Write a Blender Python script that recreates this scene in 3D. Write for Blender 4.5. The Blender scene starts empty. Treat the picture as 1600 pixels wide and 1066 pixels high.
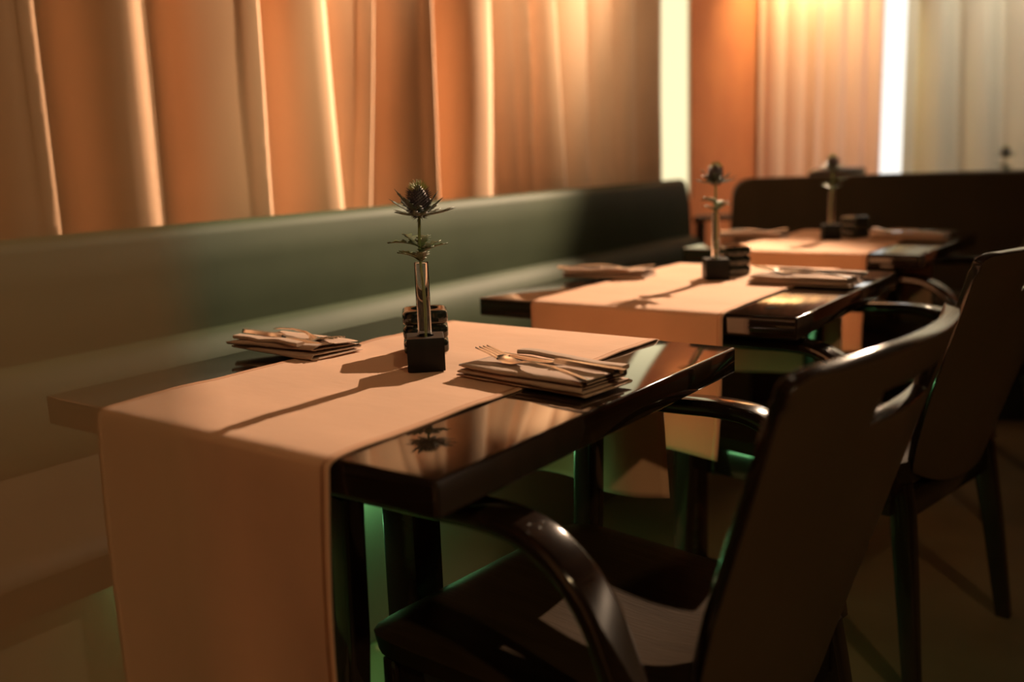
import bpy, bmesh, math, random
from mathutils import Vector, Matrix, noise
PI = math.pi
random.seed(7)
S = bpy.context.scene
COL = S.collection

# ------------------------------------------------------------------ camera
CX, CY, CZ, YAW, PIT, ROL, F = .5704, -.6434, 1.0457, .63678, .19028, -.03669, 1498.3
fw = Vector((-math.sin(YAW)*math.cos(PIT), math.cos(YAW)*math.cos(PIT), -math.sin(PIT)))
rt = Vector((math.cos(YAW), math.sin(YAW), 0)); up = rt.cross(fw)
r2 = rt*math.cos(ROL)+up*math.sin(ROL); u2 = -rt*math.sin(ROL)+up*math.cos(ROL)
cd = bpy.data.cameras.new('camera'); cam = bpy.data.objects.new('camera', cd); COL.objects.link(cam)
M3 = Matrix((r2, u2, -fw)).transposed()
cam.matrix_world = Matrix.Translation((CX, CY, CZ)) @ M3.to_4x4()
cd.sensor_width = 36; cd.lens = F*36/1600; cd.clip_start = .02
cd.dof.use_dof = True; cd.dof.focus_distance = 1.39; cd.dof.aperture_fstop = 2.0
S.camera = cam
S.view_settings.view_transform = 'Standard'; S.view_settings.look = 'None'
S.view_settings.gamma = 1; S.view_settings.use_curve_mapping = False
S.view_settings.exposure = 0.22

# ------------------------------------------------------------------ world
W = bpy.data.worlds.new('world'); S.world = W; W.use_nodes = True
W.node_tree.nodes['Background'].inputs[0].default_value = (1, .62, .34, 1)
W.node_tree.nodes['Background'].inputs[1].default_value = .02

# ------------------------------------------------------------------ lights
def spot(name, loc, tgt, power, col, size=60, blend=.6, r=.03):
    l = bpy.data.lights.new(name, 'SPOT'); l.energy = power; l.color = col
    l.spot_size = math.radians(size); l.spot_blend = blend; l.shadow_soft_size = r
    o = bpy.data.objects.new(name, l); COL.objects.link(o); o.location = loc
    o.rotation_euler = (Vector(tgt)-Vector(loc)).to_track_quat('-Z', 'Y').to_euler()
    return o
WARM = (1, .66, .36)
LAMPS = [  # location, target, power, colour, cone
    ((-.36, 4.15, 2.60), (-.88, .85, .75), 1150, (1, .71, .47), 37, .5, .022),   # table spot
    ((-.62, 3.45, 2.62), (-1.50, 2.05, 1.85), 330, (1, .77, .50), 62, .9, .03),    # rake along the curtain
    ((-.62, 2.05, 2.62), (-1.50, 1.05, 1.9), 150, (1, .76, .48), 62, .9, .03),
    ((-.35, 2.25, 2.62), (-1.47, 2.5, 1.85), 100, (1, .80, .52), 56, .9, .05),     # added frontal fill, evens out the dark folds on the curtain's far half
    ((-1.22, 4.36, 2.18), (-1.34, 4.60, 1.5), 40, (1, .88, .42), 130, .9, .03),   # glows on the far pink curtain
    ((-.05, 3.8, 2.62), (-.25, 4.60, 1.5), 95, (1, .90, .74), 110, .9, .05),  # added lamp, stands in for daylight on the beige curtain
    ((-.85, 1.25, 2.62), (-1.28, 1.15, .9), 60, (1, .88, .55), 32, .9, .04),    # pool of light on the bench back
    ((1.9, -.9, 2.62), (.3, .7, .7), 58, (1, .70, .36), 80, .9, .05),
    ((-.15, .9, 2.62), (.14, -.60, 1.36), 90, (1, .72, .42), 20, .9, .05),     # added lamp, only there to brighten the sheer divider
    ((-.75, 3.1, 2.62), (-1.56, 4.2, 1.2), 42, (1, .68, .40), 70, .9, .05),     # added lamp, only there to brighten the orange wall
]
for lp in LAMPS:
    spot('ceiling_or_fill_lamp', *lp)

# ------------------------------------------------------------------ materials
def mat(name, col=(.5, .5, .5), rough=.5, metal=0, **kw):
    m = bpy.data.materials.new(name); m.use_nodes = True
    b = m.node_tree.nodes['Principled BSDF']
    b.inputs['Base Color'].default_value = (*col, 1); b.inputs['Roughness'].default_value = rough
    b.inputs['Metallic'].default_value = metal
    for k, v in kw.items():
        b.inputs[k.replace('_', ' ')].default_value = v
    return m
def nd(m, t, **kw):
    n = m.node_tree.nodes.new(t)
    for k, v in kw.items(): setattr(n, k, v)
    return n
def vary(m, c1, c2, scale=(4, 4, 4), detail=4, bump=0, bscale=None, bdist=.001, lo=.35, hi=.65, rr=None):
    nt = m.node_tree; L = nt.links; b = nt.nodes['Principled BSDF']
    tc = nd(m, 'ShaderNodeTexCoord'); mp = nd(m, 'ShaderNodeMapping'); mp.inputs['Scale'].default_value = scale
    no = nd(m, 'ShaderNodeTexNoise'); no.inputs['Scale'].default_value = 1; no.inputs['Detail'].default_value = detail
    cr = nd(m, 'ShaderNodeValToRGB'); cr.color_ramp.elements[0].position = lo; cr.color_ramp.elements[1].position = hi
    cr.color_ramp.elements[0].color = (*c1, 1); cr.color_ramp.elements[1].color = (*c2, 1)
    L.new(tc.outputs['Object'], mp.inputs[0]); L.new(mp.outputs[0], no.inputs['Vector'])
    L.new(no.outputs['Fac'], cr.inputs[0]); L.new(cr.outputs[0], b.inputs['Base Color'])
    if rr:
        mr = nd(m, 'ShaderNodeMapRange'); mr.inputs['To Min'].default_value = rr[0]; mr.inputs['To Max'].default_value = rr[1]
        L.new(no.outputs['Fac'], mr.inputs['Value']); L.new(mr.outputs[0], b.inputs['Roughness'])
    if bump:
        n2 = nd(m, 'ShaderNodeTexNoise'); n2.inputs['Scale'].default_value = 1; n2.inputs['Detail'].default_value = 5
        m2 = nd(m, 'ShaderNodeMapping'); m2.inputs['Scale'].default_value = bscale or scale
        bp = nd(m, 'ShaderNodeBump'); bp.inputs['Strength'].default_value = bump; bp.inputs['Distance'].default_value = bdist
        L.new(tc.outputs['Object'], m2.inputs[0]); L.new(m2.outputs[0], n2.inputs['Vector'])
        L.new(n2.outputs['Fac'], bp.inputs['Height']); L.new(bp.outputs[0], b.inputs['Normal'])
    return m
def weave(m, scale=900, dist=.0004):
    nt = m.node_tree; L = nt.links; b = nt.nodes['Principled BSDF']
    tc = nd(m, 'ShaderNodeTexCoord')
    w1 = nd(m, 'ShaderNodeTexWave'); w1.inputs['Scale'].default_value = scale/6.28; w1.bands_direction = 'X'
    w2 = nd(m, 'ShaderNodeTexWave'); w2.inputs['Scale'].default_value = scale/6.28; w2.bands_direction = 'Y'
    ad = nd(m, 'ShaderNodeMath', operation='ADD'); bp = nd(m, 'ShaderNodeBump')
    bp.inputs['Strength'].default_value = .25; bp.inputs['Distance'].default_value = dist
    for w in (w1, w2): L.new(tc.outputs['Object'], w.inputs['Vector'])
    L.new(w1.outputs['Fac'], ad.inputs[0]); L.new(w2.outputs['Fac'], ad.inputs[1])
    L.new(ad.outputs[0], bp.inputs['Height']); L.new(bp.outputs[0], b.inputs['Normal'])
def emit(name, col, st):
    m = bpy.data.materials.new(name); m.use_nodes = True; nt = m.node_tree
    nt.nodes.remove(nt.nodes['Principled BSDF']); e = nd(m, 'ShaderNodeEmission')
    e.inputs[0].default_value = (*col, 1); e.inputs[1].default_value = st
    nt.links.new(e.outputs[0], nt.nodes['Material Output'].inputs[0]); return m

m_curtain = vary(mat('curtain_peach', rough=.9, Sheen_Weight=.3), (.62, .36, .215), (.68, .40, .24), (3, 3, .6))
m_curtain2 = vary(mat('curtain_pink', rough=.9, Sheen_Weight=.2), (.64, .38, .28), (.70, .42, .31), (3, 3, .6))
m_curtain3 = vary(mat('curtain_beige', rough=.9), (.44, .40, .31), (.50, .46, .36), (3, 3, .6))
m_terra = vary(mat('terracotta_paint', rough=.7), (.50, .15, .06), (.56, .18, .07), (6, 6, 6), bump=.1, bscale=(60, 60, 60))
m_wall = mat('dark_wall', (.06, .04, .03), .8)
m_ceil = mat('dark_ceiling', (.05, .035, .025), .9)
m_floor = vary(mat('floor_concrete', rough=.55, Specular_IOR_Level=.2), (.10, .068, .035), (.17, .12, .065), (1.6, 1.6, 1.6), 9, bump=.15, bscale=(90, 90, 90), bdist=.001, rr=(.5, .7))
m_bench = vary(mat('bench_leather', rough=.6, Specular_IOR_Level=.16), (.029, .040, .019), (.035, .047, .023), (5, 5, 5), bump=.12, bscale=(220, 220, 220), bdist=.0006)
m_bench2 = vary(mat('bench_leather_dark', rough=.6, Specular_IOR_Level=.2), (.040, .028, .014), (.048, .034, .018), (5, 5, 5), bump=.12, bscale=(220, 220, 220), bdist=.0006)
m_plinth = mat('plinth_paint', (.26, .27, .22), .6)
m_lacq = vary(mat('black_lacquer', rough=.07, Coat_Weight=.6, Coat_Roughness=.05), (.010, .006, .004), (.018, .010, .006), (3, 40, 3), rr=(.04, .08))
m_lacq_leg = vary(mat('dark_lacquered_wood', rough=.22), (.018, .009, .006), (.03, .014, .009), (3, 3, 25))
m_chairwood = vary(mat('chair_lacquer', rough=.13, Coat_Weight=.5, Coat_Roughness=.08), (.012, .007, .005), (.022, .012, .008), (30, 3, 3))
m_chairback = vary(mat('chair_back_leather', rough=.38), (.085, .048, .024), (.10, .058, .03), (4, 4, 4), bump=.1, bscale=(150, 150, 150), bdist=.0005)
m_seat = vary(mat('seat_leather', rough=.5, Specular_IOR_Level=.05, Specular_Tint=(1, .5, .25, 1)), (.022, .013, .006), (.030, .018, .009), (8, 60, 8), bump=.35, bscale=(30, 260, 30), bdist=.0012)
m_runner = vary(mat('runner_linen', rough=.85, Sheen_Weight=.2), (.62, .345, .20), (.67, .375, .22), (7, 7, 7), bump=.25, bscale=(9, 22, 9), bdist=.006)
m_hem = mat('runner_hem', (.60, .33, .20), .85)
m_napkin = mat('napkin_linen', (.46, .30, .21), .85, Sheen_Weight=.2); weave(m_napkin)
m_steel = mat('cutlery_steel', (.80, .78, .76), .18, 1)
m_block = vary(mat('black_wood', rough=.5, Specular_IOR_Level=.2), (.006, .005, .004), (.010, .008, .006), (60, 60, 8))
m_glass = mat('clear_glass', (1, 1, 1), .0, Transmission_Weight=1, IOR=1.3)
m_smoke = mat('smoked_glass', (.02, .026, .018), .05, Transmission_Weight=.35, IOR=1.5, Coat_Weight=.5)
m_wax = mat('candle_wax', (.62, .52, .38), .6)
m_stem = mat('thistle_stem', (.20, .27, .10), .5)
m_leaf = vary(mat('thistle_leaf', rough=.5), (.045, .075, .03), (.09, .13, .05), (60, 60, 60))
m_bract = vary(mat('thistle_bract', rough=.5), (.05, .07, .05), (.10, .12, .09), (80, 80, 80))
m_head = vary(mat('thistle_head', rough=.6), (.06, .045, .06), (.14, .11, .12), (90, 90, 90))
m_tuft = mat('thistle_tuft', (.34, .36, .12), .6)
m_lampm = mat('lamp_housing', (.03, .03, .03), .4, .6)
m_lampon = emit('lamp_glow', (1, .75, .48), 12)
m_day = emit('daylight_pane', (1, .96, .88), 1.15)
m_warmday = emit('evening_pane', (1, .86, .50), 1.05)
m_led = emit('green_led', (.34, 1, .38), 30)
m_frame = mat('window_frame_paint', (.5, .45, .35), .5)

# sheer divider curtain: part of the light passes between its threads
m_sheer = bpy.data.materials.new('sheer_fabric'); m_sheer.use_nodes = True
nt = m_sheer.node_tree; nt.nodes.remove(nt.nodes['Principled BSDF'])
tr = nd(m_sheer, 'ShaderNodeBsdfTransparent'); di = nd(m_sheer, 'ShaderNodeBsdfDiffuse'); tl = nd(m_sheer, 'ShaderNodeBsdfTranslucent')
di.inputs[0].default_value = tl.inputs[0].default_value = (.62, .37, .20, 1)
mx = nd(m_sheer, 'ShaderNodeMixShader'); mx.inputs[0].default_value = .22
m2 = nd(m_sheer, 'ShaderNodeMixShader'); m2.inputs[0].default_value = .58
nt.links.new(di.outputs[0], mx.inputs[1]); nt.links.new(tl.outputs[0], mx.inputs[2])
nt.links.new(tr.outputs[0], m2.inputs[1]); nt.links.new(mx.outputs[0], m2.inputs[2])
nt.links.new(m2.outputs[0], nt.nodes['Material Output'].inputs[0])

# ------------------------------------------------------------------ helpers
def obj(name, bm, m, parent=None, smooth=True, loc=None, rz=0):
    bmesh.ops.recalc_face_normals(bm, faces=bm.faces)
    me = bpy.data.meshes.new(name); bm.to_mesh(me); bm.free()
    if smooth:
        for p in me.polygons: p.use_smooth = True
        me.set_sharp_from_angle(angle=math.radians(42))
    me.materials.append(m)
    o = bpy.data.objects.new(name, me); COL.objects.link(o)
    if parent: o.parent = parent
    if loc: o.location = loc
    if rz: o.rotation_euler.z = rz
    return o
def thing(name, label, cat, loc=(0, 0, 0), rz=0, group=None):
    o = bpy.data.objects.new(name, None); o.empty_display_size = .1; COL.objects.link(o)
    o.location = loc; o.rotation_euler.z = rz
    return tag(o, label, cat, group)
def tag(o, label, cat, group=None):
    o['label'] = label; o['category'] = cat
    if group: o['group'] = group
    return o
def struct(name, bm, m, parent=None, label=None, cat=None):
    o = obj(name, bm, m, parent, smooth=False)
    if not parent: o['kind'] = 'structure'
    if label: o['label'] = label; o['category'] = cat
    return o
def dup(root, loc, rz, label=None, group=None):
    r = root.copy(); COL.objects.link(r); r.location = loc; r.rotation_euler = (0, 0, rz)
    if label: r['label'] = label
    if group: r['group'] = group
    for ch in list(root.children):
        c = ch.copy(); COL.objects.link(c); c.parent = r
        for g in list(ch.children):
            d = g.copy(); COL.objects.link(d); d.parent = c
    return r
def bx(bm, x0, x1, y0, y1, z0, z1, bev=0, seg=2, M=None):
    vs = [bm.verts.new(((x0, x1)[i], (y0, y1)[j], (z0, z1)[k])) for i in (0, 1) for j in (0, 1) for k in (0, 1)]
    idx = [(0, 1, 3, 2), (4, 6, 7, 5), (0, 4, 5, 1), (2, 3, 7, 6), (0, 2, 6, 4), (1, 5, 7, 3)]
    fs = [bm.faces.new([vs[i] for i in f]) for f in idx]
    bmesh.ops.recalc_face_normals(bm, faces=fs)
    if bev:
        es = list({e for f in fs for e in f.edges})
        r = bmesh.ops.bevel(bm, geom=es, offset=bev, segments=seg, profile=.5, affect='EDGES')
        vs = list({v for f in r['faces'] for v in f.verts} | {v for v in vs if v.is_valid})
    if M: bmesh.ops.transform(bm, matrix=M, verts=vs)
    return bm
def box(*a, **k): return bx(bmesh.new(), *a, **k)
def loft(bm, rings, closed=True, caps=True):
    R = [[bm.verts.new(p) for p in r] for r in rings]
    n = len(R[0])
    for a, b in zip(R, R[1:]):
        for i in range(n if closed else n-1):
            j = (i+1) % n
            bm.faces.new((a[i], a[j], b[j], b[i]))
    if caps and closed:
        bm.faces.new(R[0][::-1]); bm.faces.new(R[-1])
    return bm
def sweep(bm, pts, prof, side=Vector((0, 1, 0)), scale=None):
    """prof: list of (s, n); s along `side`, n along the in-plane normal"""
    pts = [Vector(p) for p in pts]; rings = []
    for i, p in enumerate(pts):
        t = (pts[min(i+1, len(pts)-1)]-pts[max(i-1, 0)]).normalized()
        sd = (side-t*side.dot(t)).normalized(); n = t.cross(sd)
        k = scale[i] if scale else 1
        if not isinstance(k, tuple): k = (k, k)
        rings.append([p+sd*a*k[0]+n*b*k[1] for a, b in prof])
    return loft(bm, rings)
def rrect(w, h, r, n=4):
    out = []
    for cx, cy, a0 in ((w/2-r, h/2-r, 0), (-w/2+r, h/2-r, 90), (-w/2+r, -h/2+r, 180), (w/2-r, -h/2+r, 270)):
        for i in range(n+1):
            a = math.radians(a0+90*i/n); out.append((cx+r*math.cos(a), cy+r*math.sin(a)))
    return out
def circ(r, n=16): return [(r*math.cos(2*PI*i/n), r*math.sin(2*PI*i/n)) for i in range(n)]
def spline(pts, n=8):
    P = [Vector(p) for p in pts]; P = [P[0]*2-P[1]]+P+[P[-1]*2-P[-2]]; out = []
    for i in range(1, len(P)-2):
        a, b, c, d = P[i-1:i+3]
        for k in range(n):
            t = k/n
            out.append(.5*((2*b)+(c-a)*t+(2*a-5*b+4*c-d)*t*t+(3*b-a-3*c+d)*t**3))
    out.append(P[-2]); return out
def lathe(bm, prof, n=32, c=(0, 0)):
    rings = [[Vector((c[0]+r*math.cos(2*PI*i/n), c[1]+r*math.sin(2*PI*i/n), z)) for i in range(n)] for r, z in prof]
    return loft(bm, rings, caps=False)
def solid(o, t, off=0):
    s = o.modifiers.new('solid', 'SOLIDIFY'); s.thickness = t; s.offset = off; return s

# ------------------------------------------------------------------ room
X0, X1, Y0, Y1, ZC = -1.56, 4.2, -2.6, 4.66, 2.75
struct('floor', box(X0-.1, X1+.1, Y0-.1, Y1+.1, -.1, 0), m_floor, None, 'brown polished concrete floor', 'floor')
struct('ceiling', box(X0-.1, X1+.1, Y0-.1, Y1+.1, ZC, ZC+.1), m_ceil)
bm = bmesh.new()                                       # left wall with a window opening
bx(bm, X0-.1, X0, Y0, 2.6, 0, ZC); bx(bm, X0-.1, X0, 2.6, 3.80, 0, .8); bx(bm, X0-.1, X0, 2.6, 3.80, 2.5, ZC)
bx(bm, X0-.1, X0, 3.80, Y1, 0, ZC)
struct('wall_left', bm, m_terra, None, 'terracotta orange wall behind the curtains and long bench', 'wall')
bm = bmesh.new()
bx(bm, X0, -1.0, Y1, Y1+.1, 0, ZC); bx(bm, -1.0, -.2, Y1, Y1+.1, 0, .8); bx(bm, -1.0, -.2, Y1, Y1+.1, 2.5, ZC); bx(bm, -.2, X1, Y1, Y1+.1, 0, ZC)
struct('wall_back', bm, m_terra)
struct('wall_right', box(X1, X1+.1, Y0, Y1, 0, ZC), m_wall)
struct('wall_front', box(X0, X1, Y0-.1, Y0, 0, ZC), m_wall)
def window(name, horiz, a0, a1, plane, mpane, lab):
    bm = bmesh.new(); t = .04
    def b(u0, u1, z0, z1, d0, d1):
        if horiz: bx(bm, u0, u1, plane+d0, plane+d1, z0, z1)
        else: bx(bm, plane-d1, plane-d0, u0, u1, z0, z1)
    for r in ((a0, a0+t, .8, 2.5), (a1-.012, a1, .8, 2.5), (a0+t, a1-t, .8, .84), (a0+t, a1-t, 2.46, 2.5)): b(*r, .012, .06)
    w = struct(name, bm, m_frame, None, lab, 'window')
    bm = bmesh.new(); b(a0+t, a1-.012, .84, 2.46, .02, .03)
    obj('pane', bm, mpane, w, False)
window('window_1', False, 2.6, 3.80, X0, m_warmday, 'glowing cream window strip past the end of the peach curtain')
window('window_2', True, -1.0, -.2, Y1, m_day, 'bright white window gap between the two far curtains')

# ------------------------------------------------------------------ curtains
def curtain(name, crests, base, amp, horiz, mtl, label, lean, z0=.62, z1=2.66, ends=None):
    """crests: positions of the fold crests; the cloth climbs slowly to a crest and drops back quickly"""
    lo, hi = ends
    xs = []; cr = sorted(crests)
    ks = [lo]+cr+[hi]
    N = 16; NZ = 26
    def prof(s, k0, k1):
        t = (s-k0)/(k1-k0)
        return t
    bm = bmesh.new(); rows = []
    for j in range(NZ+1):
        z = z0+(z1-z0)*j/NZ; row = []
        for i in range(len(ks)-1):
            a, b = ks[i], ks[i+1]
            la = lean[i-1] if 0 < i <= len(lean) else 0; lb = lean[i] if i < len(lean) else 0
            a2 = a+la*(z-.92)*-1; b2 = b+lb*(z-.92)*-1
            for k in range(N):
                t = k/N
                if t < .34:                                  # falls back quickly behind the crest
                    h = .5+.5*math.cos(PI*t/.34)
                else:
                    q = (t-.34)/.66; h = 1-(1-q)**2.3
                    if q > .85: h = h*(1-.0) 
                if i == 0 and t < .34: h = .3*(h)
                s = a2+(b2-a2)*t-.012*math.sin(PI*t)
                d = amp*(.85+.15*math.sin(i*2.3+1))*min(1, ((b-a)/.27)**1.1)*h+.006*noise.noise(Vector((s*5, z*2, i)))
                row.append((s, d, z))
        row.append((hi, amp*.2, z))
        rows.append(row)
    V = []
    for row in rows:
        V.append([bm.verts.new((s, base-d, z) if horiz else (base+d, s, z)) for s, d, z in row])
    for A, B in zip(V, V[1:]):
        for i in range(len(A)-1): bm.faces.new((A[i], A[i+1], B[i+1], B[i]))
    o = obj(name, bm, mtl); o.data.set_sharp_from_angle(angle=PI)
    solid(o, .002); tag(o, label, 'curtain'); return o
curtain('curtain', [-1.0, -.70, -.40, -.12, .15, .433, .69, 1.005, 1.285, 1.40, 1.665, 1.97, 2.065, 2.22, 2.45, 2.66, 2.83, 3.02], -1.535, .135, False, m_curtain,
        'long peach curtain in deep folds behind the green bench', [0]*7+[-.02, .03, -.11, -.02, -.04, .02, .0, .07, 0, 0, 0], ends=(-1.35, 3.27))
curtain('curtain', [-1.42, -1.30, -1.22, -1.08, -.98], 4.60, .07, True, m_curtain2,
        'pink curtain with a yellow glow at its top on the far wall', [0]*5, z0=.1, ends=(-1.54, -.875))
curtain('curtain', [-.56, -.36, -.16, .04, .2, .36, .5], 4.60, .09, True, m_curtain3,
        'grey beige curtain right of the bright white window gap', [.02, .05, .0, .02, 0, 0, 0, 0], z0=.1, ends=(-.765, .62))

# ------------------------------------------------------------------ long bench
def extrude_y(prof, y0, y1, bm=None, n=1, cap_r=0):
    bm = bm or bmesh.new()
    rings = [[Vector((x, y0+(y1-y0)*i/n, z)) for x, z in prof] for i in range(n+1)]
    return loft(bm, rings)
bench = thing('banquette_bench', 'long dark green leather banquette along the curtained wall', 'bench', (-1.2, .7, 0))
def rel(o): o.location = (1.2, -.7, 0); return o
def bev_ends(bm, y0, y1, r):
    es = [e for e in bm.edges if all(abs(v.co.y-y) < 1e-5 for v in e.verts for y in [y0]) or all(abs(v.co.y-y1) < 1e-5 for v in e.verts)]
    bmesh.ops.bevel(bm, geom=es, offset=r, segments=3, profile=.5, affect='EDGES'); return bm
BY0, BY1 = -2.0, 3.14
back_p = [(-1.250, .695), (-1.252, .75), (-1.258, .83), (-1.266, .895), (-1.274, .913), (-1.288, .923), (-1.305, .924), (-1.345, .920), (-1.362, .905), (-1.37, .87), (-1.37, .40), (-1.25, .40)]
rel(obj('backrest', bev_ends(extrude_y(back_p, BY0, BY1), BY0, BY1, .012), m_bench, bench))
lum_p = [(-1.249, .689), (-1.235, .685), (-1.216, .672), (-1.198, .645), (-1.186, .610), (-1.178, .57), (-1.176, .53), (-1.18, .50), (-1.249, .50)]
rel(obj('lumbar_cushion', bev_ends(extrude_y(lum_p, BY0, BY1), BY0, BY1, .012), m_bench, bench))
seat_p = [(-1.249, .498), (-.80, .498), (-.772, .49), (-.76, .47), (-.762, .43), (-.775, .41), (-1.249, .41)]
rel(obj('seat_cushion', bev_ends(extrude_y(seat_p, BY0, 2.88), BY0, 2.88, .012), m_bench2, bench))
rel(obj('plinth', box(-1.36, -.86, BY0+.02, 2.86, 0, .41), m_plinth, bench, False))
l = rel(obj('light_strip', box(-.852, -.835, .20, .98, .385, .398), m_led, bench, False)); l['label'] = 'glowing green light strip under the seat'

# second bench beyond the third table
ang = math.atan2(3.48-3.018, -.038+1.01)
b2 = thing('booth_bench', 'dark bench back standing across the far end of the room', 'bench', (-1.01, 3.02, 0), ang)
outline = []
for cx, cz, a0, a1, r in ((.07, .854, 180, 90, .07),):
    for i in range(7):
        a = math.radians(a0+(a1-a0)*i/6); outline.append((cx+r*math.cos(a), cz+r*math.sin(a)))
outline += [(1.75, .924), (1.75, .0), (-.03, .0), (-.02, .45)]
bm = bmesh.new(); loft(bm, [[Vector((x, y, z)) for x, z in outline] for y in (0, .11)])
bmesh.ops.bevel(bm, geom=[e for e in bm.edges if abs(e.verts[0].co.y-e.verts[1].co.y) < 1e-6], offset=.014, segments=3, profile=.5, affect='EDGES')
obj('backrest', bm, m_bench2, b2)
obj('seat_cushion', box(.3, 1.70, -.26, -.002, .36, .47, bev=.03, seg=3), m_bench2, b2)
obj('plinth', box(.33, 1.68, -.22, -.002, 0, .36), m_block, b2, False)

# ------------------------------------------------------------------ tables
TW, TD, TH = .693, .70, .75
def make_table():
    t = thing('dining_table', '', 'table', (0, 0, 0), 0, 'black lacquered restaurant tables')
    bm = box(-TW, 0, 0, TD, TH-.040, TH, bev=.0035, seg=3)
    obj('tabletop', bm, m_lacq, t)
    obj('apron', box(-TW+.12, -.12, .20, TD-.20, TH-.075, TH-.0405, bev=.003), m_lacq_leg, t)
    bm = bmesh.new()
    bx(bm, -TW/2-.045, -TW/2+.018, TD/2-.031, TD/2+.031, .0305, TH-.076, bev=.005)
    obj('pedestal', bm, m_lacq_leg, t)
    obj('foot_plate', box(-TW/2-.16, -TW/2+.16, TD/2-.16, TD/2+.16, 0, .03, bev=.008), m_lacq_leg, t)
    return t
T = [((0, 0), .004), ((-.008, .976), .0196), ((-.060, 2.035), -.012)]
tlab = ['nearest black table, its glossy corner in the foreground', 'second black table from the front, behind the nearest one', 'farthest of the three black tables, before the dark bench']
t0 = make_table(); tables = [t0, dup(t0, (0, 0, 0), 0), dup(t0, (0, 0, 0), 0)]
for t, ((x, y), a), lb in zip(tables, T, tlab):
    t.location = (x, y, 0); t.rotation_euler.z = a; t['label'] = lb

def make_runner(hn, hf, seed, label, frame):
    """cloth strip across the table, hanging over both edges"""
    r0, r1 = -.551, -.132; bm = bmesh.new()
    e = .0015; R = .010
    path = []                                            # (y, z)
    n = 22
    for i in range(n): path.append((-R-e, TH-R-(hn)*(1-i/n), 'n', 1-i/n))
    for i in range(6):
        a = math.radians(180-90*i/5); path.append((R*.9+(R+e+R*.9)*math.cos(a), TH+e-R+(R)*math.sin(a), '', 0))
    for i in range(1, 40): path.append((R+(TD-2*R)*i/40, TH+e, 't', 0))
    for i in range(6):
        a = math.radians(90-90*i/5); path.append((TD-R*.9+(R+e+R*.9)*math.cos(a), TH+e-R+R*math.sin(a), '', 0))
    for i in range(1, n+1): path.append((TD+R+e, TH-R-hf*i/n, 'f', i/n))
    NX = 30; V = []
    for y, z, k, h in path:
        row = []
        for i in range(NX+1):
            s = i/NX; x = r0+(r1-r0)*s
            if k == 't':
                w = max(0, noise.noise(Vector((x*6+seed, y*9, seed)))*.0035+.0005)+max(0, .0016*math.sin(y*34+x*7+seed))
                edge = min(1, min(y, TD-y)/.05)
                zz = z+w*edge*.8; yy = y; xx = x
            elif k in ('n', 'f'):
                d = h*(.016*noise.noise(Vector((x*9+seed*3, z*2.2, seed)))+.010*math.sin(x*24+seed*2+z*3)+.014)
                dy = max(0, d); yy = y-dy if k == 'n' else y+dy
                xx = x+(s-.5)*.0-h*.006*math.sin(z*9+seed); zz = z+h*.006*math.sin(x*14+seed)
            else: xx, yy, zz = x, y, z
            row.append(bm.verts.new((xx, yy, zz)))
        V.append(row)
    for A, B in zip(V, V[1:]):
        for i in range(NX): bm.faces.new((A[i], A[i+1], B[i+1], B[i]))
    ROWS = [[v.co.copy() for v in r] for r in V]
    o = obj('table_runner', bm, m_runner, loc=(*frame[0], 0), rz=frame[1]); o.data.set_sharp_from_angle(angle=PI)
    solid(o, .0016, 0)
    tag(o, label, 'table runner', 'peach table runners')
    for c0_, c1_ in ((0, 1), (NX, NX-1)):                   # turned and stitched long edges
        bm = bmesh.new(); H = []
        for (py, pz, k, h), row in zip(path, ROWS):
            a, b = row[c0_], row[c1_]; b = a+(b-a)*.8
            n_ = Vector((0, -1, 0)) if k == 'n' else Vector((0, 1, 0)) if k == 'f' else Vector((0, 0, 1))
            if k == '': n_ = Vector((0, (-.7 if py < .3 else .7), .7))
            H.append([bm.verts.new(q+n_*.0009) for q in (a, b)])
        for A, B in zip(H, H[1:]): bm.faces.new((A[0], A[1], B[1], B[0]))
        hm = obj('hem', bm, m_hem, o); hm.data.set_sharp_from_angle(angle=PI); solid(hm, .0008, 0)
    return o
runner_geo = [(.40, .262), (.262, .27), (.262, .27)]
rlab = ['peach cloth runner on the nearest table, hanging low at its front', 'peach runner draped over the second table', 'peach runner on the farthest table']
for i in range(3): make_runner(*runner_geo[i], i*3.7+1.3, rlab[i], T[i])

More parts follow.
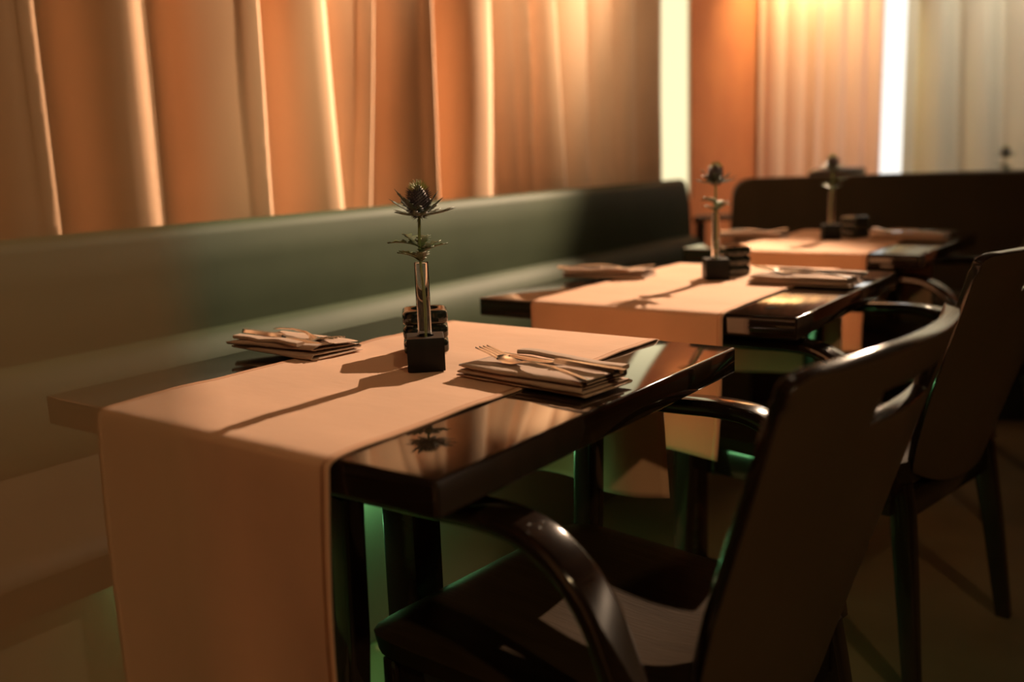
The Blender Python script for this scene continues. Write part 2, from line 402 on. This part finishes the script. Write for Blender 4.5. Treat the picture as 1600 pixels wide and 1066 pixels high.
# ------------------------------------------------------------------ chairs
def make_chair():
    c = thing('armchair', '', 'chair', (0, 0, 0), 0, 'dark wooden armchairs with slotted backs')
    # seat: shallow dish, rounded corners
    bm = bmesh.new(); n = 20; top = []; bot = []
    def sp(u, v):
        x0, x1, hw = -.278, .19, .240
        x = x0+(x1-x0)*(u*.5+.5); hw2 = hw-.018*(u*.5+.5)
        rr = 12; k = (abs(u)**rr+abs(v)**rr)**(1/rr); m = max(abs(u), abs(v)); f = m/k if k else 1
        u2_, v2_ = u*f, v*f
        return x0+(x1-x0)*(u2_*.5+.5), v2_*hw2
    V = {}
    for i in range(n+1):
        for j in range(n+1):
            u, v = -1+2*i/n, -1+2*j/n; x, y = sp(u, v); m = max(abs(u), abs(v))
            zt = .452-.016*math.exp(-(((x-.0)/.13)**2+(y/.16)**2))+.018*max(0, (x-.05)/.135)**2
            zt -= .010*max(0, (m-.86)/.14)**2
            V[i, j, 1] = bm.verts.new((x, y, zt)); V[i, j, 0] = bm.verts.new((x*.99, y*.98, .415))
    for i in range(n):
        for j in range(n):
            bm.faces.new((V[i, j, 1], V[i+1, j, 1], V[i+1, j+1, 1], V[i, j+1, 1]))
            bm.faces.new((V[i, j, 0], V[i, j+1, 0], V[i+1, j+1, 0], V[i+1, j, 0]))
    for k in range(n):
        for a, b in (((k, 0), (k+1, 0)), ((n, k), (n, k+1)), ((k+1, n), (k, n)), ((0, k+1), (0, k))):
            bm.faces.new((V[(*a, 1)], V[(*a, 0)], V[(*b, 0)], V[(*b, 1)]))
    obj('seat', bm, m_seat, c)
    # frame under the seat
    bm = bmesh.new()
    bx(bm, -.245, -.222, -.232, .232, .352, .413, bev=.003); bx(bm, .166, .186, -.180, .180, .340, .398, bev=.003); bx(bm, .15, .185, -.21, -.19, .352, .413); bx(bm, .15, .185, .19, .21, .352, .413)
    for s in (-1, 1): bx(bm, -.221, .164, s*.215-.011, s*.215+.011, .352, .413, bev=.003)
    obj('seat_frame', bm, m_chairwood, c)
    for s in (-1, 1):
        y = s*.262
        sweep(bm := bmesh.new(), [(-.290, s*.268, 0), (-.278, s*.264, .25), (-.268, y, .45), (-.264, y, .60), (-.262, y, .642)],
              rrect(.036, .044, .008), side=Vector((0, 1, 0)), scale=[.72, .9, 1, 1, 1])
        obj('leg', bm, m_chairwood, c)
        sweep(bm := bmesh.new(), [(.226, s*.232, 0), (.198, s*.214, .22), (.178, s*.200, .36), (.168, s*.199, .412)],
              rrect(.034, .044, .007), scale=[.7, .9, 1, 1])
        obj('leg', bm, m_chairwood, c)
        pts = spline([(-.286, y, .640), (-.276, y, .6535), (-.245, y, .657), (-.10, y, .664), (-.01, y, .668), (.045, y, .660), (.092, y, .632), (.122, y-s*.004, .590), (.141, y-s*.012, .53), (.155, y-s*.022, .47), (.170, y-s*.03, .40)], 5)
        sc = [1+0*i for i in range(len(pts))]
        sweep(bm := bmesh.new(), pts, rrect(.052, .024, .008, 3), scale=sc)
        obj('armrest', bm, m_chairwood, c)
    # back shell with a hand slot
    us = [-1, -.97, -.9, -.8, -.68, -.56, -.45, -.36, -.30, -.27, -.18, -.09, 0, .09, .18, .27, .30, .36, .45, .56, .68, .8, .9, .97, 1]
    vs = [0, .02, .05, .1, .17, .25, .34, .43, .52, .61, .69, .76, .80, .835, .86, .89, .912, .935, .965, .985, 1]
    bm = bmesh.new(); G = {}
    for j, v in enumerate(vs):
        w = .228*(.80+.20*min(1, (v/.42))**.6) if v < .42 else .228
        w += .006*v
        for i, u in enumerate(us):
            y = u*w
            z = .394+.459*v
            z += .045*(1-v)**2*abs(u)**2.5                         # round lower outline
            z += .004*(1-u*u)*v                                      # the top rises a little in the middle
            if v > .96: z -= .010*max(0, (abs(u)-.9)/.1)**2
            x = .206+.140*v**1.1-.045*u*u*(.55+.45*v)
            G[i, j] = bm.verts.new((x, y, z))
    for j in range(len(vs)-1):
        for i in range(len(us)-1):
            if us[i] >= -.361 and us[i+1] <= .361 and vs[j] >= .834 and vs[j+1] <= .913: continue
            bm.faces.new((G[i, j], G[i+1, j], G[i+1, j+1], G[i, j+1]))
    o = obj('backrest', bm, m_chairback, c); o.data.set_sharp_from_angle(angle=PI)
    solid(o, .017, 0); bv = o.modifiers.new('bevel', 'BEVEL'); bv.width = .005; bv.segments = 3; bv.limit_method = 'ANGLE'; bv.angle_limit = math.radians(50)
    ed = o.data; ed.materials.append(m_chairwood); o.modifiers['solid'].material_offset_rim = 1
    return c
chair = make_chair()
clab = ['large dark armchair in the foreground at the nearest table', 'second armchair, behind the foreground one at the second table', 'third armchair at the farthest table, mostly hidden behind the others']
cpos = [((.0, .385), -4.0), ((-.005, 1.395), -10), ((-.07, 2.42), -8)]
for i, ((x, y), a) in enumerate(cpos):
    if i == 0: c = chair; c.location = (x, y, 0); c.rotation_euler.z = math.radians(a)
    else: c = dup(chair, (x, y, 0), math.radians(a))
    c['label'] = clab[i]

# ------------------------------------------------------------------ folded napkins
def make_napkin(name, L, Wd, layers, seed, fan=0):
    t = thing(name, '', 'napkin')
    bm = bmesh.new(); prof = []
    th = .0037
    for k in range(layers):
        z = .0022+k*th; w = Wd/2*(1-.02*k)
        seq = range(9) if k % 2 == 0 else range(8, -1, -1)
        for q in seq: prof.append((-w+2*w*q/8, z, k))
        if k < layers-1:
            s = 1 if k % 2 == 0 else -1
            prof.append((s*(w+.0035), z+th*.5, k))
    NX = 34; V = []
    for i in range(NX+1):
        s = i/NX; row = []
        for y, z, k in prof:
            wob = noise.noise(Vector((s*6+seed, k*1.7, seed)))
            x = -L/2+L*s+(.0025*wob+(.0035*k if i in (0, NX) else 0)*(1 if i == 0 else -1))
            yy = y*(1+.05*wob)+.004*math.sin(s*5+k)*k/layers+fan*(s-.5)*k*.012*(1 if y > 0 else 0)
            zz = z+k*.0003*(1+1.0*noise.noise(Vector((s*5+seed, y*12, k*.3))))
            if fan: zz += k*.0022*(1-s)*(y/Wd+.5)
            row.append(bm.verts.new((x, yy, zz)))
        V.append(row)
    for A, B in zip(V, V[1:]):
        for i in range(len(A)-1): bm.faces.new((A[i], A[i+1], B[i+1], B[i]))
    o = obj('cloth', bm, m_napkin, t); o.data.set_sharp_from_angle(angle=PI); solid(o, .0017, 0)
    # turned-over hem roll along the far side
    pts = [(-L/2*.62+L*.80*i/14, Wd*.40+.002*math.sin(i), .0045+layers*th+.0035*math.sin(PI*min(1, (i+2)/10))) for i in range(15)]
    sweep(bm := bmesh.new(), pts, rrect(.018, .006, .0028), side=Vector((0, 1, 0)))
    obj('folded_hem', bm, m_napkin, t)
    return t
def strip(bm, pts, th):
    """pts: (x, y, z, halfwidth)"""
    V = []
    for x, y, z, w in pts:
        V.append([bm.verts.new((x, y+w*s, z+dz)) for s, dz in ((-1, 0), (-.55, th*.8), (.55, th*.8), (1, 0), (.5, -th*.4), (-.5, -th*.4))])
    for A, B in zip(V, V[1:]):
        for i in range(6): bm.faces.new((A[i], A[(i+1) % 6], B[(i+1) % 6], B[i]))
    bm.faces.new(V[0][::-1]); bm.faces.new(V[-1])
def make_fork():
    bm = bmesh.new()                                        # tines point to -x
    strip(bm, [(-.048, 0, .0075, .0088), (-.042, 0, .005, .0108), (-.030, 0, .003, .0112), (-.016, 0, .003, .0085), (-.006, 0, .0055, .0038), (.01, 0, .0085, .0028), (.05, 0, .0085, .0031), (.085, 0, .005, .0048), (.104, 0, .002, .0062), (.110, 0, .0015, .0040)], .0022)
    for k in range(4):
        y = (k-1.5)*.0056
        strip(bm, [(-.090, y, .0135, .0007), (-.080, y, .0122, .0013), (-.062, y, .0095, .0016), (-.044, y, .006, .0018)], .002)
    bmesh.ops.scale(bm, vec=(1.12, 1.15, 1), verts=bm.verts)
    return tag(obj('fork', bm, m_steel), '', 'fork')
def make_knife():
    bm = bmesh.new()
    strip(bm, [(-.105, .006, .004, .0015), (-.098, .004, .004, .005), (-.085, .002, .004, .0085), (-.05, 0, .004, .0095), (-.015, 0, .004, .0090), (-.005, 0, .0042, .0055)], .0016)
    strip(bm, [(-.004, 0, .0045, .0045), (.0, 0, .0048, .006), (.04, 0, .0045, .0062), (.09, 0, .004, .0075), (.100, 0, .004, .006), (.103, 0, .004, .003)], .006)
    bmesh.ops.scale(bm, vec=(1.06, 1.1, 1), verts=bm.verts)
    return tag(obj('table_knife', bm, m_steel), '', 'knife')
nap = make_napkin('folded_napkin', .222, .095, 5, 2.1)
napb = make_napkin('folded_napkin', .205, .10, 4, 5.3, 1)
fork = make_fork(); knife = make_knife()
ZT = TH
def place(src, first, loc, rz, label, grp):
    o = src if first else dup(src, loc, rz); o.location = loc; o.rotation_euler = (0, 0, rz); o['label'] = label
    o['group'] = grp; return o
sets = [  # table x, y, rotation, source, which, on cloth
    (-.136, .373, math.radians(-6), nap, 'right-hand napkin on the nearest table, beside the foreground chair', 'right side of the nearest table', 0, 1),
    (-.608, .368, math.radians(176), napb, 'left-hand napkin on the nearest table, bench side', 'bench side of the nearest table', 0, 1),
    (-.140, 1.385, math.radians(1), nap, 'right-hand napkin on the second table', 'right side of the second table', 1, 0),
    (-.600, 1.345, math.radians(190), napb, 'left-hand napkin on the second table, bench side', 'bench side of the second table', 1, 0),
    (-.180, 2.42, math.radians(2), nap, 'right-hand napkin on the farthest table', 'right side of the farthest table', 2, 0),
    (-.66, 2.38, math.radians(184), napb, 'left-hand napkin on the farthest table, bench side', 'bench side of the farthest table', 2, 0)]
ff = True
for x, y, r, src, lb, where, ti, first in sets:
    place(src, first, (x, y, ZT+.0035), r, 'folded brown '+lb, 'folded cloth napkins')
    h = ZT+.0035+(.0200 if src is nap else .0152)
    co, si = math.cos(r), math.sin(r)
    fx, fy = (-.008, -.020); kx, ky = (.022, .010)
    place(fork, ff, (x+fx*co-fy*si, y+fx*si+fy*co, h), r+math.radians(-11), 'steel fork lying on the napkin, '+where, 'forks on napkins')
    place(knife, ff, (x+kx*co-ky*si, y+kx*si+ky*co, h), r+math.radians(-1), 'steel knife lying beside the fork, '+where, 'knives on napkins')
    ff = False

# ------------------------------------------------------------------ bud vases with thistles, glass candle blocks
def make_vase():
    t = thing('bud_vase', '', 'vase')
    bm = bmesh.new(); h = .0262; zt = .047                  # block with a drilled hole
    for s in (1,):
        N = 32; R = .0125; outer = []; inner = []
        for i in range(N):
            a = 2*PI*i/N+PI/4; ca, sa = math.cos(a), math.sin(a); k = h/max(abs(ca), abs(sa))
            outer.append((ca*k, sa*k)); inner.append((ca*R, sa*R))
        lv = lambda pts, z: [Vector((x, y, z)) for x, y in pts]
        o_s = [(x*.975, y*.975) for x, y in outer]
        loft(bm, [lv(o_s, 0), lv(outer, .0012), lv(outer, zt-.0012), lv(o_s, zt), lv(inner, zt), lv(inner, .008)], caps=True)
    obj('wooden_block', bm, m_block, t)
    bm = bmesh.new(); ro, ri = .0100, .0091
    lathe(bm, [(.0002, .0095), (ro-.002, .0095), (ro, .0115), (ro, .150), (ro-.0006, .1512), (ri, .150), (ri, .0122), (.0002, .0122)], 28)
    obj('glass_tube', bm, m_glass, t)
    return t
def leafblade(bm, base, d, upv, L, w, teeth, curl):
    d = d.normalized(); side = d.cross(upv).normalized(); nrm = side.cross(d)
    n = teeth*2+1; mid = []; lf = []; rg = []
    for i in range(n+1):
        t = i/n; c = base+d*L*t+nrm*curl*L*t*t
        ww = w*math.sin(PI*min(1, (t*.85+.12)))**.8*(1.25 if i % 2 else .55)
        if i == n: ww = 0
        mid.append(bm.verts.new(c-nrm*.0006)); sk = d*L*(.05 if i % 2 else 0)
        lf.append(bm.verts.new(c+side*ww+nrm*ww*.25+sk)); rg.append(bm.verts.new(c-side*ww+nrm*ww*.25+sk))
    for i in range(n):
        bm.faces.new((mid[i], mid[i+1], lf[i+1], lf[i])); bm.faces.new((mid[i], rg[i], rg[i+1], mid[i+1]))
def make_thistle(seed, tilt=0):
    random.seed(seed)
    t = thing('thistle_flower', '', 'flower')
    st = spline([(.0, .0, .016), (.003, -.002, .09), (-.001, .0, .16), (.001, .001, .225)], 6)
    obj('stem', sweep(bmesh.new(), st, circ(.0022, 8), side=Vector((0, 1, 0))), m_stem, t)
    bm = bmesh.new()
    for k in range(9):
        a = k*2.4+.5*random.random()+seed; d = Vector((math.cos(a), math.sin(a), .55+.5*random.random()))
        leafblade(bm, Vector((0, 0, .152+.010*(k % 3))), d, Vector((0, 0, 1)), .028+.016*random.random(), .0095, 4, -.35)
    o = obj('leaf_whorl', bm, m_leaf, t); solid(o, .0006)
    hc = Vector((.001, .001, .236))
    bm = bmesh.new()
    for k in range(24):
        a = k*2*PI/24+.2*random.random(); d = Vector((math.cos(a), math.sin(a), .15+.75*random.random()*(k % 2)-.15*((k+1) % 2)))
        leafblade(bm, hc+Vector((0, 0, -.020)), d, Vector((0, 0, 1)), .032+.020*random.random(), .0055, 5, .18)
    o = obj('bract_ring', bm, m_bract, t); solid(o, .0005)
    bm = bmesh.new(); H = .023; R = .0125
    lathe(bm, [(max(.0003, R*math.sin(PI*i/12)**.75), hc.z-H+2*H*i/12) for i in range(13)], 16, (hc.x, hc.y))
    tf = bmesh.new()
    for k in range(330):
        zz = 1-2*(k+.5)/330; a = k*2.39996; rr = math.sqrt(max(0, 1-zz*zz))
        p = hc+Vector((R*math.cos(a)*rr**.75, R*math.sin(a)*rr**.75, H*zz)); n = Vector((math.cos(a)*rr, math.sin(a)*rr, zz*.5+.35)).normalized()
        B = tf if zz > .62 else bm; L = .0055+.004*random.random(); q = n.orthogonal().normalized()*.0009; q2 = n.cross(q)
        tip = B.verts.new(p+n*L); vs = [B.verts.new(p+q*math.cos(w)+q2*math.sin(w)) for w in (0, 2.09, 4.19)]
        for i in range(3): B.faces.new((vs[i], vs[(i+1) % 3], tip))
    obj('flower_head', bm, m_head, t); obj('tuft', tf, m_tuft, t)
    return t
def make_candle():
    t = thing('candle_block', '', 'candle holder')
    bm = bmesh.new(); N = 64
    def ring(h, z, notch=0):
        out = []
        for i in range(N):
            a = 2*PI*(i+.5)/N; ca, sa = math.cos(a), math.sin(a)
            k = (abs(ca)**8+abs(sa)**8)**(-1/8)*h
            nn = 1-notch*sum(math.exp(-((((a-b+PI) % (2*PI))-PI)/.09)**2) for b in [j*PI/2+dd for j in range(4) for dd in (-.28, .28)])
            out.append(Vector((ca*k*nn, sa*k*nn, z)))
        return out
    rg = []; H = .0345
    for k in range(3):
        z = k*.0225
        rg += [ring(H-.005, z+.0005), ring(H-.001, z+.003, .04), ring(H, z+.006, .06), ring(H, z+.0165, .06), ring(H-.001, z+.0195, .04), ring(H-.005, z+.022)]
    rg += [ring(H-.012, .0675), [Vector((.021*math.cos(2*PI*(i+.5)/N), .021*math.sin(2*PI*(i+.5)/N), .0675)) for i in range(N)],
           [Vector((.019*math.cos(2*PI*(i+.5)/N), .019*math.sin(2*PI*(i+.5)/N), .030)) for i in range(N)]]
    loft(bm, rg)
    obj('glass_block', bm, m_smoke, t)
    bm = bmesh.new(); lathe(bm, [(.0003, .0305), (.0165, .0305), (.0172, .032), (.0172, .044), (.016, .045), (.0003, .0445)], 24)
    obj('tealight', bm, m_wax, t)
    return t
vase = make_vase(); th1 = make_thistle(3); th2 = make_thistle(8); cb = make_candle()
lab3 = ['the nearest table', 'the second table', 'the farthest table']
vr = math.radians(42)
vpos = [(-.323, .358), (-.345, 1.385), (-.405, 2.375), (.0, 3.98)]
cpos2 = [(-.405, .452), (-.345, 1.475), (-.355, 2.455)]
for i in range(3):
    z = ZT+.0040
    place(vase, i == 0, (*vpos[i], z), vr-.12*i, 'black cube bud vase with a clear glass tube on '+lab3[i], 'black cube bud vases')
    place(th1 if i != 1 else th2, i < 2, (*vpos[i], z), (.4, 2.0, 4.1)[i], 'spiky thistle with dark leaves in the vase on '+lab3[i], 'thistles in bud vases')
    place(cb, i == 0, (*cpos2[i], z), vr+.15*i, 'dark ridged glass candle block behind the vase on '+lab3[i], 'glass candle blocks')

# ------------------------------------------------------------------ fourth table beyond the dark bench
t4 = dup(t0, (.362, 3.815, 0), ang, 'black table hidden behind the dark far bench, only its thistle rising above')
dup(vase, (-.195, 4.05, TH+.001), .3, 'black cube bud vase behind the dark far bench', 'black cube bud vases')
dup(th2, (-.195, 4.05, TH+.001), 2.2, 'small thistle at the right edge, above the dark far bench', 'thistles in bud vases')
c4 = dup(chair, (-1.12, 3.82, 0), math.radians(-12), 'grey rounded chair top peeking above the far bench', 'dark wooden armchairs with slotted backs'); c4.scale = (1.0, 1.0, 1.10)

# ------------------------------------------------------------------ ceiling lamps, some of them added as fill (out of the frame, seen only in reflections)
LN = ['the far end of the tables', 'the farthest table, aimed at the curtain', 'the second table, aimed at the curtain', 'the gap between the tables, added as fill for the curtain', 'the pink curtain', 'the beige curtain, added in place of daylight', 'the green bench', 'the aisle beside the chairs', 'the tables, added to brighten the sheer brown curtain', 'the bench end, added to brighten the orange wall corner']
for k, (loc, tgt, *_) in enumerate(LAMPS):
    ZL = ZC if loc[2] > 2.5 else loc[2]+.12
    t = thing('ceiling_or_fill_spotlight', 'black ceiling spotlight above '+LN[k], 'ceiling light', (loc[0], loc[1], ZL), 0, 'ceiling spotlights')
    bm = bmesh.new(); lathe(bm, [(.0003, 0), (.05, 0), (.05, -.07), (.042, -.07), (.042, -.03), (.0003, -.03)], 24); obj('housing', bm, m_lampm, t)
    bm = bmesh.new(); lathe(bm, [(.0003, -.034), (.040, -.034), (.040, -.031), (.0003, -.031)], 24); obj('lens', bm, m_lampon, t)
    if ZL < ZC: bm = bmesh.new(); lathe(bm, [(.0003, 0), (.006, 0), (.006, ZC-ZL), (.0003, ZC-ZL)], 12); obj('stem', bm, m_lampm, t)

# ------------------------------------------------------------------ sheer divider curtain close to the camera, on the left
c0 = Vector((CX, CY, 0)); f2 = Vector((fw.x, fw.y, 0)).normalized()
start = Vector((CX, CY, 0))+f2*.20-rt*.069
dirn = (-rt).normalized()
bm = bmesh.new(); V = []
for j in range(25):
    z = .03+2.66*j/24; row = []
    for i in range(61):
        s = i/60; p = start+dirn*(.75*s)+f2*(.010*math.sin(s*38+1)*(.3+.7*s)+.05*s)
        row.append(bm.verts.new((p.x, p.y, z)))
    V.append(row)
for A, B in zip(V, V[1:]):
    for i in range(60): bm.faces.new((A[i], A[i+1], B[i+1], B[i]))
o = obj('sheer_curtain', bm, m_sheer); o.data.set_sharp_from_angle(angle=PI)
tag(o, 'blurred see-through brown curtain hanging close in the left foreground', 'curtain')
